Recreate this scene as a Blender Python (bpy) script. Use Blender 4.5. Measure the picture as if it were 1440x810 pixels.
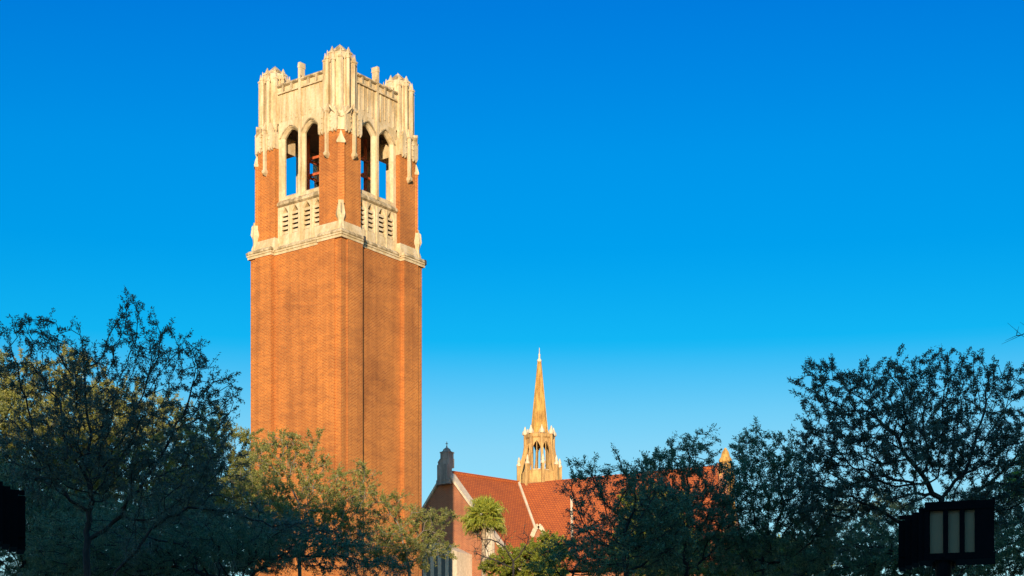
import bpy, math, random
import numpy as np
from mathutils import Matrix, Vector

for o in list(bpy.data.objects):
    bpy.data.objects.remove(o, do_unlink=True)
SC = bpy.context.scene
COL = SC.collection
R = math.radians
PI = math.pi

# ------------------------------------------------------------------ camera
F = 2700.0            # focal length in photo pixels (photo 1440 wide)
HY = 1200.0           # the horizon lies below the frame (a shifted lens)
EYE = 1.7
cd = bpy.data.cameras.new("camera")
cam = bpy.data.objects.new("camera", cd)
COL.objects.link(cam)
cam.location = (0, 0, EYE)
cam.rotation_euler = (R(90), 0, 0)
cd.sensor_width = 36
cd.lens = 36 * F / 1440
cd.shift_y = (HY - 405) / 1440
cd.clip_end = 9000
SC.camera = cam

# ------------------------------------------------------------------ light
SUN_EL = R(9.0)
SUN_DX = 0.048        # sideways drift of the sunlight per metre of depth
w = bpy.data.worlds.new("World")
SC.world = w
w.use_nodes = True
nt = w.node_tree
nt.nodes.clear()
sky = nt.nodes.new("ShaderNodeTexSky")
sky.sky_type = 'NISHITA'
sky.sun_disc = False
sky.sun_elevation = SUN_EL
sky.sun_rotation = R(180) + math.atan(SUN_DX)
sky.air_density = 1.0
sky.dust_density = 0.4
sky.ozone_density = 2.5
hs = nt.nodes.new("ShaderNodeHueSaturation")
hs.inputs['Saturation'].default_value = 1.32
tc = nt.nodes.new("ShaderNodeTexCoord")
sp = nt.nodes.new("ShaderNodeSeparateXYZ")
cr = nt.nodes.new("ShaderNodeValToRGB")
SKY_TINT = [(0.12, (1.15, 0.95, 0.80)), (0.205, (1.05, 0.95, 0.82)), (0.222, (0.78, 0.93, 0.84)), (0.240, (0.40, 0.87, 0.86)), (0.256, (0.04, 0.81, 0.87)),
            (0.300, (0.0, 0.705, 0.89)), (0.341, (0.0, 0.69, 0.93)), (0.406, (0.0, 0.565, 0.94)), (0.54, (1.5, 1.98, 1.99)), (1.0, (1.7, 1.99, 1.99))]  # overhead stops, out of view, raised to add fill light in the shade
els = cr.color_ramp.elements
cr.color_ramp.interpolation = 'LINEAR'
while len(els) < len(SKY_TINT): els.new(0.5)
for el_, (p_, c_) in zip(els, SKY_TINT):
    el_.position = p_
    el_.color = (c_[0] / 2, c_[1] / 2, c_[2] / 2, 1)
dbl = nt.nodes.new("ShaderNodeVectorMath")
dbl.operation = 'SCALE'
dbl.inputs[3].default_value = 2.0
mx = nt.nodes.new("ShaderNodeMix")
mx.data_type = 'RGBA'
mx.blend_type = 'MULTIPLY'
mx.inputs[0].default_value = 1.0
bg = nt.nodes.new("ShaderNodeBackground")
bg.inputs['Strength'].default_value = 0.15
ow = nt.nodes.new("ShaderNodeOutputWorld")
L = nt.links.new
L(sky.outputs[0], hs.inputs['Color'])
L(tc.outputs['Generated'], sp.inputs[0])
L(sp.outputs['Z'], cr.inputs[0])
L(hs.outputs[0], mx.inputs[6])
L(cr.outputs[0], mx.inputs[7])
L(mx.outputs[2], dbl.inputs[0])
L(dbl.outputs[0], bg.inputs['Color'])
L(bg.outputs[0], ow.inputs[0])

sd = bpy.data.lights.new("sun", 'SUN')
sd.energy = 4.9
sd.angle = R(0.5)
sd.color = (1.0, 0.78, 0.54)
sun = bpy.data.objects.new("sun", sd)
COL.objects.link(sun)
dvec = Vector((SUN_DX * math.cos(SUN_EL), math.cos(SUN_EL), -math.sin(SUN_EL)))
sun.rotation_euler = dvec.to_track_quat('-Z', 'Y').to_euler()
sun.location = (0, -60, 60)

vs = SC.view_settings
vs.view_transform = 'Standard'
vs.look = 'None'
vs.exposure = 0.55
vs.gamma = 1.0
vs.use_curve_mapping = False
SC.render.resolution_x = 1024
SC.render.resolution_y = 576


# ------------------------------------------------------------------ helpers
def P(px, py, Y):
    """world point seen at photo pixel (px,py) at depth Y"""
    return np.array([(px - 720) / F * Y, Y, EYE + (HY - py) / F * Y])


def tag(o, label=None, cat=None, group=None, kind=None):
    if label: o['label'] = label
    if cat: o['category'] = cat
    if group: o['group'] = group
    if kind: o['kind'] = kind
    return o


def empty(name, loc, rz=0.0):
    o = bpy.data.objects.new(name, None)
    COL.objects.link(o)
    o.location = tuple(float(c) for c in loc)
    o.rotation_euler = (0, 0, rz)
    o.empty_display_size = 0.5
    return o


BS = 1.0


class MB:
    def __init__(s):
        s.v = []
        s.f = []

    def add(s, verts, faces):
        n = len(s.v)
        s.v.extend([tuple(map(float, p)) for p in verts])
        s.f.extend([tuple(n + i for i in f) for f in faces])
        return s

    def box(s, x0, x1, y0, y1, z0, z1):
        vv = [(x0, y0, z0), (x1, y0, z0), (x1, y1, z0), (x0, y1, z0),
              (x0, y0, z1), (x1, y0, z1), (x1, y1, z1), (x0, y1, z1)]
        return s.add(vv, [(3, 2, 1, 0), (4, 5, 6, 7), (0, 1, 5, 4), (1, 2, 6, 5), (2, 3, 7, 6), (3, 0, 4, 7)])

    def loft(s, rings, cap0=True, cap1=True):
        n = len(rings[0])
        vv = [p for r in rings for p in r]
        ff = []
        for k in range(len(rings) - 1):
            for i in range(n):
                j = (i + 1) % n
                ff.append((k * n + i, k * n + j, (k + 1) * n + j, (k + 1) * n + i))
        if cap0: ff.append(tuple(range(n - 1, -1, -1)))
        if cap1: ff.append(tuple((len(rings) - 1) * n + i for i in range(n)))
        return s.add(vv, ff)

    def prism(s, poly, z0, z1):
        return s.loft([[(x, y, z0) for x, y in poly], [(x, y, z1) for x, y in poly]])

    def ngon_stack(s, cx, cy, prof, n=8, ph=0.0):
        rings = []
        for r, z in prof:
            rings.append([(cx + r * math.cos(ph + 2 * PI * i / n), cy + r * math.sin(ph + 2 * PI * i / n), z) for i in range(n)])
        return s.loft(rings)

    def bar(s, a, b, wd, ht, up=(0, 0, 1)):
        a = Vector(a); b = Vector(b)
        d = (b - a).normalized()
        upv = Vector(up)
        sd_ = d.cross(upv)
        if sd_.length < 1e-4: sd_ = d.cross(Vector((1, 0, 0)))
        sd_.normalize()
        u2 = sd_.cross(d).normalized()
        rings = []
        for p in (a, b):
            rings.append([tuple(p + sd_ * (i * wd / 2) + u2 * (j * ht / 2)) for i, j in ((-1, -1), (1, -1), (1, 1), (-1, 1))])
        return s.loft(rings)

    def slab(s, poly3, thick):
        """closed plate: planar polygon of 3D points, thickened against its normal"""
        p = [Vector(q) for q in poly3]
        n = Vector((0, 0, 0))
        for i in range(len(p)):
            n += p[i].cross(p[(i + 1) % len(p)])
        n.normalize()
        return s.loft([[tuple(q - n * thick) for q in p], [tuple(q) for q in p]])

    def rot(s, k):
        m = MB()
        c, sn = [(1, 0), (0, 1), (-1, 0), (0, -1)][k % 4]
        m.v = [(x * c - y * sn, x * sn + y * c, z) for x, y, z in s.v]
        m.f = list(s.f)
        return m

    def rotz(s, ang, c=(0, 0)):
        m = MB()
        ca, sa = math.cos(ang), math.sin(ang)
        m.v = [(c[0] + (x - c[0]) * ca - (y - c[1]) * sa, c[1] + (x - c[0]) * sa + (y - c[1]) * ca, z) for x, y, z in s.v]
        m.f = list(s.f)
        return m

    def join(s, o):
        n = len(s.v)
        s.v.extend(o.v)
        s.f.extend([tuple(n + i for i in f) for f in o.f])
        return s

    def build(s, name, mat, parent=None, smooth=False):
        me = bpy.data.meshes.new(name)
        if BS != 1.0: s.v = [(x * BS, y * BS, z * BS) for x, y, z in s.v]
        me.from_pydata(s.v, [], s.f)
        me.materials.append(mat)
        uv = me.uv_layers.new(name="UVMap")
        vco = np.array(s.v)
        me.polygons.foreach_set('use_smooth', [smooth] * len(me.polygons))
        dat = np.zeros((len(me.loops), 2), dtype=np.float32)
        for p in me.polygons:
            n = p.normal
            li = list(p.loop_indices)
            vi = list(p.vertices)
            if abs(n.z) > 0.9:
                dat[li, 0] = vco[vi, 0]; dat[li, 1] = vco[vi, 1]
            else:
                h = math.hypot(n.x, n.y)
                tx, ty = -n.y / h, n.x / h
                dat[li, 0] = vco[vi, 0] * tx + vco[vi, 1] * ty
                dat[li, 1] = vco[vi, 2] / max(0.25, math.sqrt(max(0.0, 1 - n.z * n.z)))
        uv.data.foreach_set('uv', dat.ravel())
        o = bpy.data.objects.new(name, me)
        COL.objects.link(o)
        if parent: o.parent = parent
        return o


def np_mesh(name, verts, quads, mat, parent=None, smooth=False):
    me = bpy.data.meshes.new(name)
    nq = len(quads)
    k = quads.shape[1]
    me.vertices.add(len(verts))
    me.vertices.foreach_set('co', verts.astype(np.float32).ravel())
    me.loops.add(nq * k)
    me.loops.foreach_set('vertex_index', quads.astype(np.int32).ravel())
    me.polygons.add(nq)
    me.polygons.foreach_set('loop_start', np.arange(0, nq * k, k, dtype=np.int32))
    me.polygons.foreach_set('use_smooth', np.full(nq, smooth))
    me.update(calc_edges=True)
    me.materials.append(mat)
    o = bpy.data.objects.new(name, me)
    COL.objects.link(o)
    if parent: o.parent = parent
    return o


# ------------------------------------------------------------------ materials
def new_mat(name):
    m = bpy.data.materials.new(name)
    m.use_nodes = True
    t = m.node_tree
    b = t.nodes['Principled BSDF']
    return m, t, b


def ramp(t, pts):
    n = t.nodes.new("ShaderNodeValToRGB")
    e = n.color_ramp.elements
    while len(e) < len(pts): e.new(0.5)
    for el, (p, c) in zip(e, pts):
        el.position = p
        el.color = (c[0], c[1], c[2], 1)
    return n


def noise(t, scale, detail=4, vec=None, rough=0.55):
    n = t.nodes.new("ShaderNodeTexNoise")
    n.inputs['Scale'].default_value = scale
    n.inputs['Detail'].default_value = detail
    n.inputs['Roughness'].default_value = rough
    if vec is not None: t.links.new(vec, n.inputs['Vector'])
    return n


def mixc(t, a, b, fac, mode='MIX'):
    n = t.nodes.new("ShaderNodeMix")
    n.data_type = 'RGBA'
    n.blend_type = mode
    for sock, val in ((n.inputs[0], fac), (n.inputs[6], a), (n.inputs[7], b)):
        if isinstance(val, (int, float)): sock.default_value = val
        elif isinstance(val, tuple): sock.default_value = (val[0], val[1], val[2], 1)
        else: t.links.new(val, sock)
    return n.outputs[2]


def mapped(t, src, scale):
    c = t.nodes.new("ShaderNodeTexCoord")
    m = t.nodes.new("ShaderNodeMapping")
    m.inputs['Scale'].default_value = scale
    t.links.new(c.outputs[src], m.inputs[0])
    return m.outputs[0]


def brick_mat(name, c1, c2, mortar, bw=0.19, rh=0.068, var=1.0):
    m, t, b = new_mat(name)
    uv = mapped(t, 'UV', (1, 1, 1))
    br = t.nodes.new("ShaderNodeTexBrick")
    br.inputs['Scale'].default_value = 1.0
    br.inputs['Brick Width'].default_value = bw
    br.inputs['Row Height'].default_value = rh
    br.inputs['Mortar Size'].default_value = 0.011
    br.inputs['Mortar Smooth'].default_value = 0.2
    br.inputs['Bias'].default_value = -0.1
    br.inputs['Color1'].default_value = (*c1, 1)
    br.inputs['Color2'].default_value = (*c2, 1)
    br.inputs['Mortar'].default_value = (*mortar, 1)
    t.links.new(uv, br.inputs['Vector'])
    n1 = noise(t, 0.45, 5, mapped(t, 'Object', (1, 1, 0.6)))
    r1 = ramp(t, [(0.28, (0.66, 0.62, 0.60)), (0.48, (1, 1, 1)), (0.74, (1.22, 1.22, 1.1))])
    t.links.new(n1.outputs['Fac'], r1.inputs[0])
    c = mixc(t, br.outputs['Color'], r1.outputs[0], min(1, 0.8 * var), 'MULTIPLY')
    n2 = noise(t, 0.8, 4, mapped(t, 'Object', (1, 1, 4)))      # courses that vary
    r2 = ramp(t, [(0.35, (0.86, 0.84, 0.84)), (0.6, (1.06, 1.05, 1.0))])
    t.links.new(n2.outputs['Fac'], r2.inputs[0])
    c = mixc(t, c, r2.outputs[0], 0.7 * var, 'MULTIPLY')
    n3 = noise(t, 1.0, 5, mapped(t, 'Object', (2.2, 2.2, 0.07)), 0.6)      # rain streaks
    r3 = ramp(t, [(0.36, (0.78, 0.75, 0.74)), (0.55, (1.03, 1.03, 1.02))])
    t.links.new(n3.outputs['Fac'], r3.inputs[0])
    c = mixc(t, c, r3.outputs[0], 0.6 * var, 'MULTIPLY')
    t.links.new(c, b.inputs['Base Color'])
    b.inputs['Roughness'].default_value = 0.9
    bp = t.nodes.new("ShaderNodeBump")
    bp.inputs['Strength'].default_value = 0.5
    bp.inputs['Distance'].default_value = 0.02
    t.links.new(br.outputs['Fac'], bp.inputs['Height'])
    bp.invert = True
    t.links.new(bp.outputs[0], b.inputs['Normal'])
    return m


def stone_mat(name, base, dark, streak=0.6, sc=1.0, lo=0.38, hi=0.6):
    m, t, b = new_mat(name)
    n1 = noise(t, 2.2 * sc, 6, mapped(t, 'Object', (1, 1, 0.22)), 0.62)
    r1 = ramp(t, [(lo, dark), (hi, base)])
    t.links.new(n1.outputs['Fac'], r1.inputs[0])
    n2 = noise(t, 7 * sc, 5, mapped(t, 'Object', (1, 1, 1)), 0.6)
    r2 = ramp(t, [(0.3, (0.75, 0.72, 0.66)), (0.6, (1.05, 1.04, 1.0))])
    t.links.new(n2.outputs['Fac'], r2.inputs[0])
    c = mixc(t, base, r1.outputs[0], streak)
    c = mixc(t, c, r2.outputs[0], 0.75, 'MULTIPLY')
    t.links.new(c, b.inputs['Base Color'])
    b.inputs['Roughness'].default_value = 0.88
    bp = t.nodes.new("ShaderNodeBump")
    bp.inputs['Strength'].default_value = 0.35
    bp.inputs['Distance'].default_value = 0.03
    t.links.new(n2.outputs['Fac'], bp.inputs['Height'])
    t.links.new(bp.outputs[0], b.inputs['Normal'])
    return m


def plain_mat(name, col, rough=0.7, metal=0.0, var=0.25, sc=6.0):
    m, t, b = new_mat(name)
    n = noise(t, sc, 4, mapped(t, 'Object', (1, 1, 1)))
    r = ramp(t, [(0.3, tuple(c * (1 - var) for c in col)), (0.7, tuple(min(1, c * (1 + var)) for c in col))])
    t.links.new(n.outputs['Fac'], r.inputs[0])
    t.links.new(r.outputs[0], b.inputs['Base Color'])
    b.inputs['Roughness'].default_value = rough
    b.inputs['Metallic'].default_value = metal
    return m


def leaf_mat(name, cols, trans=0.32):
    m, t, b = new_mat(name)
    g = t.nodes.new("ShaderNodeNewGeometry")
    n = noise(t, 0.9, 3, mapped(t, 'Object', (1, 1, 1)))
    k = len(cols)
    r = ramp(t, [(i / (k - 1), c) for i, c in enumerate(cols)])
    ad = t.nodes.new("ShaderNodeMath"); ad.operation = 'MULTIPLY_ADD'
    ad.inputs[1].default_value = 0.6
    t.links.new(g.outputs['Random Per Island'], ad.inputs[0])
    sb = t.nodes.new("ShaderNodeMath"); sb.operation = 'MULTIPLY'
    sb.inputs[1].default_value = 0.45
    t.links.new(n.outputs['Fac'], sb.inputs[0])
    t.links.new(sb.outputs[0], ad.inputs[2])
    t.links.new(ad.outputs[0], r.inputs[0])
    t.links.new(r.outputs[0], b.inputs['Base Color'])
    b.inputs['Roughness'].default_value = 0.42
    b.inputs['Specular IOR Level'].default_value = 0.5
    tr = t.nodes.new("ShaderNodeBsdfTranslucent")
    t.links.new(r.outputs[0], tr.inputs['Color'])
    ms = t.nodes.new("ShaderNodeMixShader")
    ms.inputs[0].default_value = trans
    t.links.new(b.outputs[0], ms.inputs[1])
    t.links.new(tr.outputs[0], ms.inputs[2])
    t.links.new(ms.outputs[0], t.nodes['Material Output'].inputs['Surface'])
    return m


BRICK = brick_mat("tower_brick", (0.40, 0.116, 0.016), (0.28, 0.074, 0.011), (0.50, 0.25, 0.075), 0.22, 0.078, 1.25)
CBRICK = brick_mat("church_brick", (0.344, 0.098, 0.037), (0.271, 0.074, 0.029), (0.377, 0.230, 0.131))
STONE = stone_mat("tower_limestone", (0.607, 0.508, 0.336), (0.410, 0.303, 0.139), 0.75)
CROWN = stone_mat("crown_limestone", (0.62, 0.51, 0.33), (0.38, 0.27, 0.12), 0.85, 1.3, 0.36, 0.6)
STONE_W = stone_mat("weathered_limestone", (0.607, 0.492, 0.312), (0.213, 0.164, 0.082), 0.9, 1.4, 0.42, 0.62)
COPING = stone_mat("white_coping", (0.607, 0.517, 0.385), (0.369, 0.295, 0.197), 0.5)
FLECHE = stone_mat("golden_fleche_stone", (0.56, 0.335, 0.085), (0.25, 0.125, 0.03), 0.85, 2.2)
FLECHE_T = stone_mat("tan_lantern_stone", (0.54, 0.35, 0.135), (0.27, 0.155, 0.055), 0.8, 2.2)
FLECHE_L = stone_mat("pale_fleche_stone", (0.70, 0.58, 0.42), (0.45, 0.32, 0.18), 0.5, 1.6)
GREYST = stone_mat("grey_finial_stone", (0.344, 0.312, 0.271), (0.164, 0.148, 0.123), 0.8, 1.6)
REDIRON = plain_mat("red_oxide_steel", (0.45, 0.10, 0.03), 0.6)
BRONZE = plain_mat("dark_bell_bronze", (0.06, 0.05, 0.035), 0.45, 0.6)
DARKROOM = plain_mat("belfry_concrete", (0.16, 0.11, 0.075), 0.9)
IRON = plain_mat("dark_iron", (0.02, 0.02, 0.02), 0.6)
BARK = plain_mat("oak_bark", (0.030, 0.023, 0.018), 0.95, 0, 0.5, 5)
BARK_P = plain_mat("pale_bark", (0.20, 0.17, 0.13), 0.95, 0, 0.4, 5)
PTRUNK = plain_mat("palm_trunk", (0.30, 0.22, 0.14), 0.95, 0, 0.4, 8)
MOSS = plain_mat("spanish_moss", (0.20, 0.22, 0.17), 0.95, 0, 0.3, 5)
GLASS = plain_mat("dark_window_glass", (0.03, 0.035, 0.04), 0.15)
BLACKP = plain_mat("black_lamp_paint", (0.005, 0.005, 0.006), 0.7)
BLACKP.node_tree.nodes["Principled BSDF"].inputs["Specular IOR Level"].default_value = 0.08
LENS = plain_mat("frosted_lamp_lens", (0.44, 0.27, 0.13), 0.8, 0, 0.06)


def roof_mat():
    m, t, b = new_mat("red_roof_tile")
    uv = mapped(t, 'UV', (1, 1, 1))
    br = t.nodes.new("ShaderNodeTexBrick")
    br.inputs['Scale'].default_value = 1.0
    br.inputs['Brick Width'].default_value = 0.2
    br.inputs['Row Height'].default_value = 0.17
    br.inputs['Mortar Size'].default_value = 0.022
    br.inputs['Color1'].default_value = (0.415, 0.102, 0.014, 1)
    br.inputs['Color2'].default_value = (0.333, 0.077, 0.012, 1)
    br.inputs['Mortar'].default_value = (0.205, 0.041, 0.010, 1)
    t.links.new(uv, br.inputs['Vector'])
    n1 = noise(t, 0.7, 6, mapped(t, 'Object', (1, 1, 1)), 0.65)
    r1 = ramp(t, [(0.3, (0.82, 0.8, 0.8)), (0.7, (1.1, 1.1, 1.05))])
    t.links.new(n1.outputs['Fac'], r1.inputs[0])
    c = mixc(t, br.outputs['Color'], r1.outputs[0], 0.9, 'MULTIPLY')
    t.links.new(c, b.inputs['Base Color'])
    b.inputs['Roughness'].default_value = 0.8
    bp = t.nodes.new("ShaderNodeBump")
    bp.inputs['Strength'].default_value = 0.5
    bp.inputs['Distance'].default_value = 0.03
    bp.invert = True
    t.links.new(br.outputs['Fac'], bp.inputs['Height'])
    t.links.new(bp.outputs[0], b.inputs['Normal'])
    return m


ROOF = roof_mat()
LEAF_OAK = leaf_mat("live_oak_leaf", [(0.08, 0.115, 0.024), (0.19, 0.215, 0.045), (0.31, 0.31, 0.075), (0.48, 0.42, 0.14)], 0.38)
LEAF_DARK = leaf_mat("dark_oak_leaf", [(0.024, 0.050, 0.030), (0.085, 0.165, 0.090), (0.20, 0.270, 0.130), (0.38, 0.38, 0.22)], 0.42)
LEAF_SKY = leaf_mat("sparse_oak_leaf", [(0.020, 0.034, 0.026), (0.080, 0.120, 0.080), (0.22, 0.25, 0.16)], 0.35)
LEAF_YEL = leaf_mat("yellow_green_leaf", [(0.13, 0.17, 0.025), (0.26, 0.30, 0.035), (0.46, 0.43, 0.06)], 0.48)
LEAF_PALM = leaf_mat("palm_leaf", [(0.20, 0.24, 0.03), (0.34, 0.38, 0.045), (0.52, 0.48, 0.07)], 0.4)

# ------------------------------------------------------------------ ground
m, t, b = new_mat("lawn")
n1 = noise(t, 0.3, 8, mapped(t, 'Object', (1, 1, 1)))
r1 = ramp(t, [(0.3, (0.03, 0.05, 0.014)), (0.7, (0.07, 0.09, 0.025))])
t.links.new(n1.outputs['Fac'], r1.inputs[0])
t.links.new(r1.outputs[0], b.inputs['Base Color'])
b.inputs['Roughness'].default_value = 0.95
g = MB().add([(-4000, -4000, 0), (4000, -4000, 0), (4000, 4000, 0), (-4000, 4000, 0)], [(0, 1, 2, 3)]).build("ground", m)
tag(g, kind='structure')
PAVE = brick_mat("paving", (0.30, 0.20, 0.15), (0.26, 0.17, 0.13), (0.3, 0.27, 0.22), 0.4, 0.2)
g = MB().add([(-12, -8, .004), (12, -8, .004), (12, 36, .004), (-12, 36, .004)], [(0, 1, 2, 3)]).build("plaza", PAVE)
tag(g, kind='structure')
g = MB().add([(-2, 36, .004), (1, 36, .004), (1, 96, .004), (-2, 96, .004)], [(0, 1, 2, 3)]).build("path", PAVE)
tag(g, kind='structure')


# ------------------------------------------------------------------ bell tower
def arch_outline(uc, h, zb, zs, za, off=0.0, n=7):
    """outline from bottom-left up over a low pointed arch to bottom-right"""
    h2 = h + off
    pts = [(uc - h2, zb - off)]
    for i in range(n + 1):
        tt = i / n
        z = zs + (za + off - zs) * (0.10 * tt + 0.90 * math.sin(PI / 2 * tt))
        pts.append((uc - h2 + h2 * tt, z))
    for i in range(n - 1, -1, -1):
        tt = i / n
        z = zs + (za + off - zs) * (0.10 * tt + 0.90 * math.sin(PI / 2 * tt))
        pts.append((uc + h2 - h2 * tt, z))
    pts.append((uc + h2, zb - off))
    return pts


def face_with_holes(mb, x, u0, u1, z0, z1, holes):
    """flat wall face at x with arched holes (list of outlines sorted by u)"""
    cur = u0
    for o in holes:
        a_, b_ = o[0][0], o[-1][0]
        zb = o[0][1]
        mb.add([(x, cur, z0), (x, a_, z0), (x, a_, z1), (x, cur, z1)], [(0, 1, 2, 3)])
        mb.add([(x, a_, z0), (x, b_, z0), (x, b_, zb), (x, a_, zb)], [(0, 1, 2, 3)])
        arch = o[1:-1]
        for p, q in zip(arch[:-1], arch[1:]):
            mb.add([(x, p[0], p[1]), (x, q[0], q[1]), (x, q[0], z1), (x, p[0], z1)], [(0, 1, 2, 3)])
        cur = b_
    mb.add([(x, cur, z0), (x, u1, z0), (x, u1, z1), (x, cur, z1)], [(0, 1, 2, 3)])


def holed_wall(u0, u1, z0, z1, xf, xm, xb, ops, splay):
    mb = MB()
    outer = [arch_outline(*o, off=splay) for o in ops]
    inner = [arch_outline(*o, off=0) for o in ops]
    face_with_holes(mb, xf, u0, u1, z0, z1, outer)
    face_with_holes(mb, xb, u0, u1, z0, z1, inner)
    for oo, ii in zip(outer, inner):
        n = len(oo)
        vv = [(xf, *p) for p in oo] + [(xm, *p) for p in ii] + [(xb, *p) for p in ii]
        ff = []
        for k in range(2):
            for i in range(n):
                j = (i + 1) % n
                ff.append((k * n + i, k * n + j, (k + 1) * n + j, (k + 1) * n + i))
        mb.add(vv, ff)
    mb.add([(xf, u0, z1), (xf, u1, z1), (xb, u1, z1), (xb, u0, z1)], [(0, 1, 2, 3)])
    mb.add([(xf, u0, z0), (xf, u1, z0), (xb, u1, z0), (xb, u0, z0)], [(0, 1, 2, 3)])
    return mb


A = 3.38
ax = np.array([0.799, -0.6013]); ay = np.array([0.6013, 0.799])
N = np.array([-8.889, 100.0])
TC = N - A * ax + A * ay
tower = empty("bell_tower", (TC[0], TC[1], 0), math.atan2(ax[1], ax[0]))
tag(tower, "tall square brick bell tower with pale stone belfry and crown", "bell tower")

REC = 0.28            # recess of the wall panels behind the piers
C0 = 1.70             # inner edge of the shaft piers
ZT = 33.86            # top of the shaft brick
Bp = A - REC
MB().box(-Bp, Bp, -Bp, Bp, 0, ZT + .2).build("shaft", BRICK, tower)
pier = MB().prism([(C0, A - 0.5), (C0, A), (A - .50, A), (A - .50, A - .09), (A - .09, A - .09), (A - .09, A - .50),
                   (A, A - .50), (A, C0), (A - 0.5, C0), (A - 0.5, A - 0.5)], 0, ZT + .02)
for k in range(4):
    pier.rot(k).build("corner_pier", BRICK, tower)


def perimeter(off, z):
    Ao = A + off; Bo = A - REC + off; wv = C0 - off
    pts = []
    for k in range(4):
        c, sn = [(1, 0), (0, 1), (-1, 0), (0, -1)][k]
        for x, y in ((Ao, -Ao), (Ao, -wv), (Bo, -wv), (Bo, wv), (Ao, wv)):
            pts.append((x * c - y * sn, x * sn + y * c, z))
    return pts


cor = MB().loft([perimeter(o, z) for o, z in ((-.05, ZT - .02), (.03, ZT - .02), (.03, ZT + .10), (.075, ZT + .13), (.075, ZT + .20), (.0, ZT + .22))])
cor.build("cornice", STONE, tower)
wth = MB().loft([perimeter(o, z) for o, z in ((.0, ZT + .20), (.05, ZT + .21), (.095, ZT + .25), (.095, ZT + .33), (-.02, ZT + .44), (-.16, ZT + .47))])
wth.build("cornice_weathering", STONE_W, tower)

E = A - 0.22          # outer plane of the belfry piers
PI_ = 1.61            # inner edge of the belfry piers
ZP = 34.80            # belfry pier brick begins
ZB = 39.62            # and ends
XF = 2.86             # plane of the belfry wall
pl = MB().loft([[(x, y, z) for x, y in ((PI_ - o, PI_ - o), (E + o, PI_ - o), (E + o, E + o), (PI_ - o, E + o))]
                for o, z in ((.10, ZT + .2), (.10, ZP - .36), (.0, ZP + .005))])
ch = 0.28
qi = XF - .24
bp_poly = [(PI_, qi), (qi, qi), (qi, PI_), (E, PI_), (E, E - ch), (E - ch, E), (PI_, E)]
bpier = MB().prism(bp_poly, ZP, ZB)
cc = E - ch / 2
dg = 0.70710678


def diag(mb_fn):
    """build in a frame whose +x is the outward diagonal at the pier corner"""
    mb = mb_fn()
    out = MB()
    out.v = [(cc + (x - y) * dg, cc + (x + y) * dg, z) for x, y, z in mb.v]
    out.f = list(mb.f)
    return out


strip = diag(lambda: MB().box(-.2, .15, -.19, .19, 35.7, 38.88))
gabl = diag(lambda: MB().loft([[(x, y, z) for x, y in ((-.2, -wy), (dx, -wy), (dx, wy), (-.2, wy))]
                               for wy, dx, z in ((.22, .19, 38.86), (.24, .20, 38.95), (.18, .18, 39.07), (.10, .14, 39.25), (.055, .09, 39.42), (.01, .02, 39.58))]))
bulb = diag(lambda: MB().loft([[(x, y, z) for x, y in ((-.3, -wy), (dx, -wy * .7), (dx + .06, 0), (dx, wy * .7), (-.3, wy))]
                               for wy, dx, z in ((.22, .22, ZT + .2), (.22, .22, ZT + .5), (.19, .19, ZP), (.30, .24, 35.08), (.30, .22, 35.22),
                                                 (.21, .19, 35.66), (.20, .18, 35.85))]))
kite = diag(lambda: MB().loft([[(x, y, z) for x, y in ((.1, -wy), (dx, 0), (.1, wy))]
                               for wy, dx, z in ((.01, .2, ZP + .02), (.15, .38, 35.2), (.13, .33, 35.66), (.01, .2, 35.8))]))
o1 = .06
cap = MB()
capoly = [(PI_ - .02, PI_ - .02), (E + o1, PI_ - .02), (E + o1, E - ch), (E - ch, E + o1), (PI_ - .02, E + o1)]
cap.prism(capoly, ZB - .02, 40.42)
cap.loft([[(PI_ + i, PI_ + i, z), (E + o1 - i, PI_ + i, z), (E + o1 - i, E - ch, z), (E - ch, E + o1 - i, z), (PI_ + i, E + o1 - i, z)]
          for i, z in ((0.0, 40.40), (.17, 40.62), (.24, 40.95))])


def gablet(mb, uc, wd, zb, zt, x, dp):
    """pointed gablet on the face x with tail points below and crocket bumps above"""
    poly = [(uc - wd, zb + .2), (uc - wd * .5, zb), (uc, zb + .16), (uc + wd * .5, zb), (uc + wd, zb + .2), (uc + wd, zt - wd * 2.1),
            (uc + wd * 1.15, zt - wd * 1.9), (uc + wd * .6, zt - wd * 1.2), (uc + wd * .7, zt - wd * .95), (uc + wd * .2, zt - wd * .3), (uc, zt),
            (uc - wd * .2, zt - wd * .3), (uc - wd * .7, zt - wd * .95), (uc - wd * .6, zt - wd * 1.2), (uc - wd * 1.15, zt - wd * 1.9), (uc - wd, zt - wd * 2.1)]
    mb.loft([[(x - .02, u, z) for u, z in poly], [(x + dp, u, z) for u, z in poly]])


fr = MB()
mid = (PI_ + E - ch) / 2
for uc, wd, zt in ((PI_ + .22, .19, 41.0), (E - ch - .14, .22, 40.9), (mid, .16, 40.55)):
    gablet(fr, uc, wd, ZB - .12, zt, E + o1 - .02, .09 if uc != mid else .05)
fr.box(E + .02, E + .20, mid - .06, mid + .06, 38.45, 40.6)
fr.loft([[(E, mid - q, z), (E + r_, mid - q, z), (E + r_, mid + q, z), (E, mid + q, z)] for q, r_, z in ((.06, .20, 40.6), (.10, .24, 40.66), (.01, .05, 41.15))])
fr.loft([[(E + .0, mid - q, z), (E + r_, mid - q, z), (E + r_, mid + q, z), (E, mid + q, z)] for q, r_, z in ((.02, .05, 38.2), (.10, .23, 38.34), (.11, .26, 38.44), (.07, .2, 38.54))])
for dz in (39.75, 40.1, 40.35):                                  # leaf knobs
    for du in (-.3, .3):
        fr.ngon_stack(E + .12, mid + du, [(.01, dz - .07), (.075, dz), (.01, dz + .07)], 5)
fr2 = MB()
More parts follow.
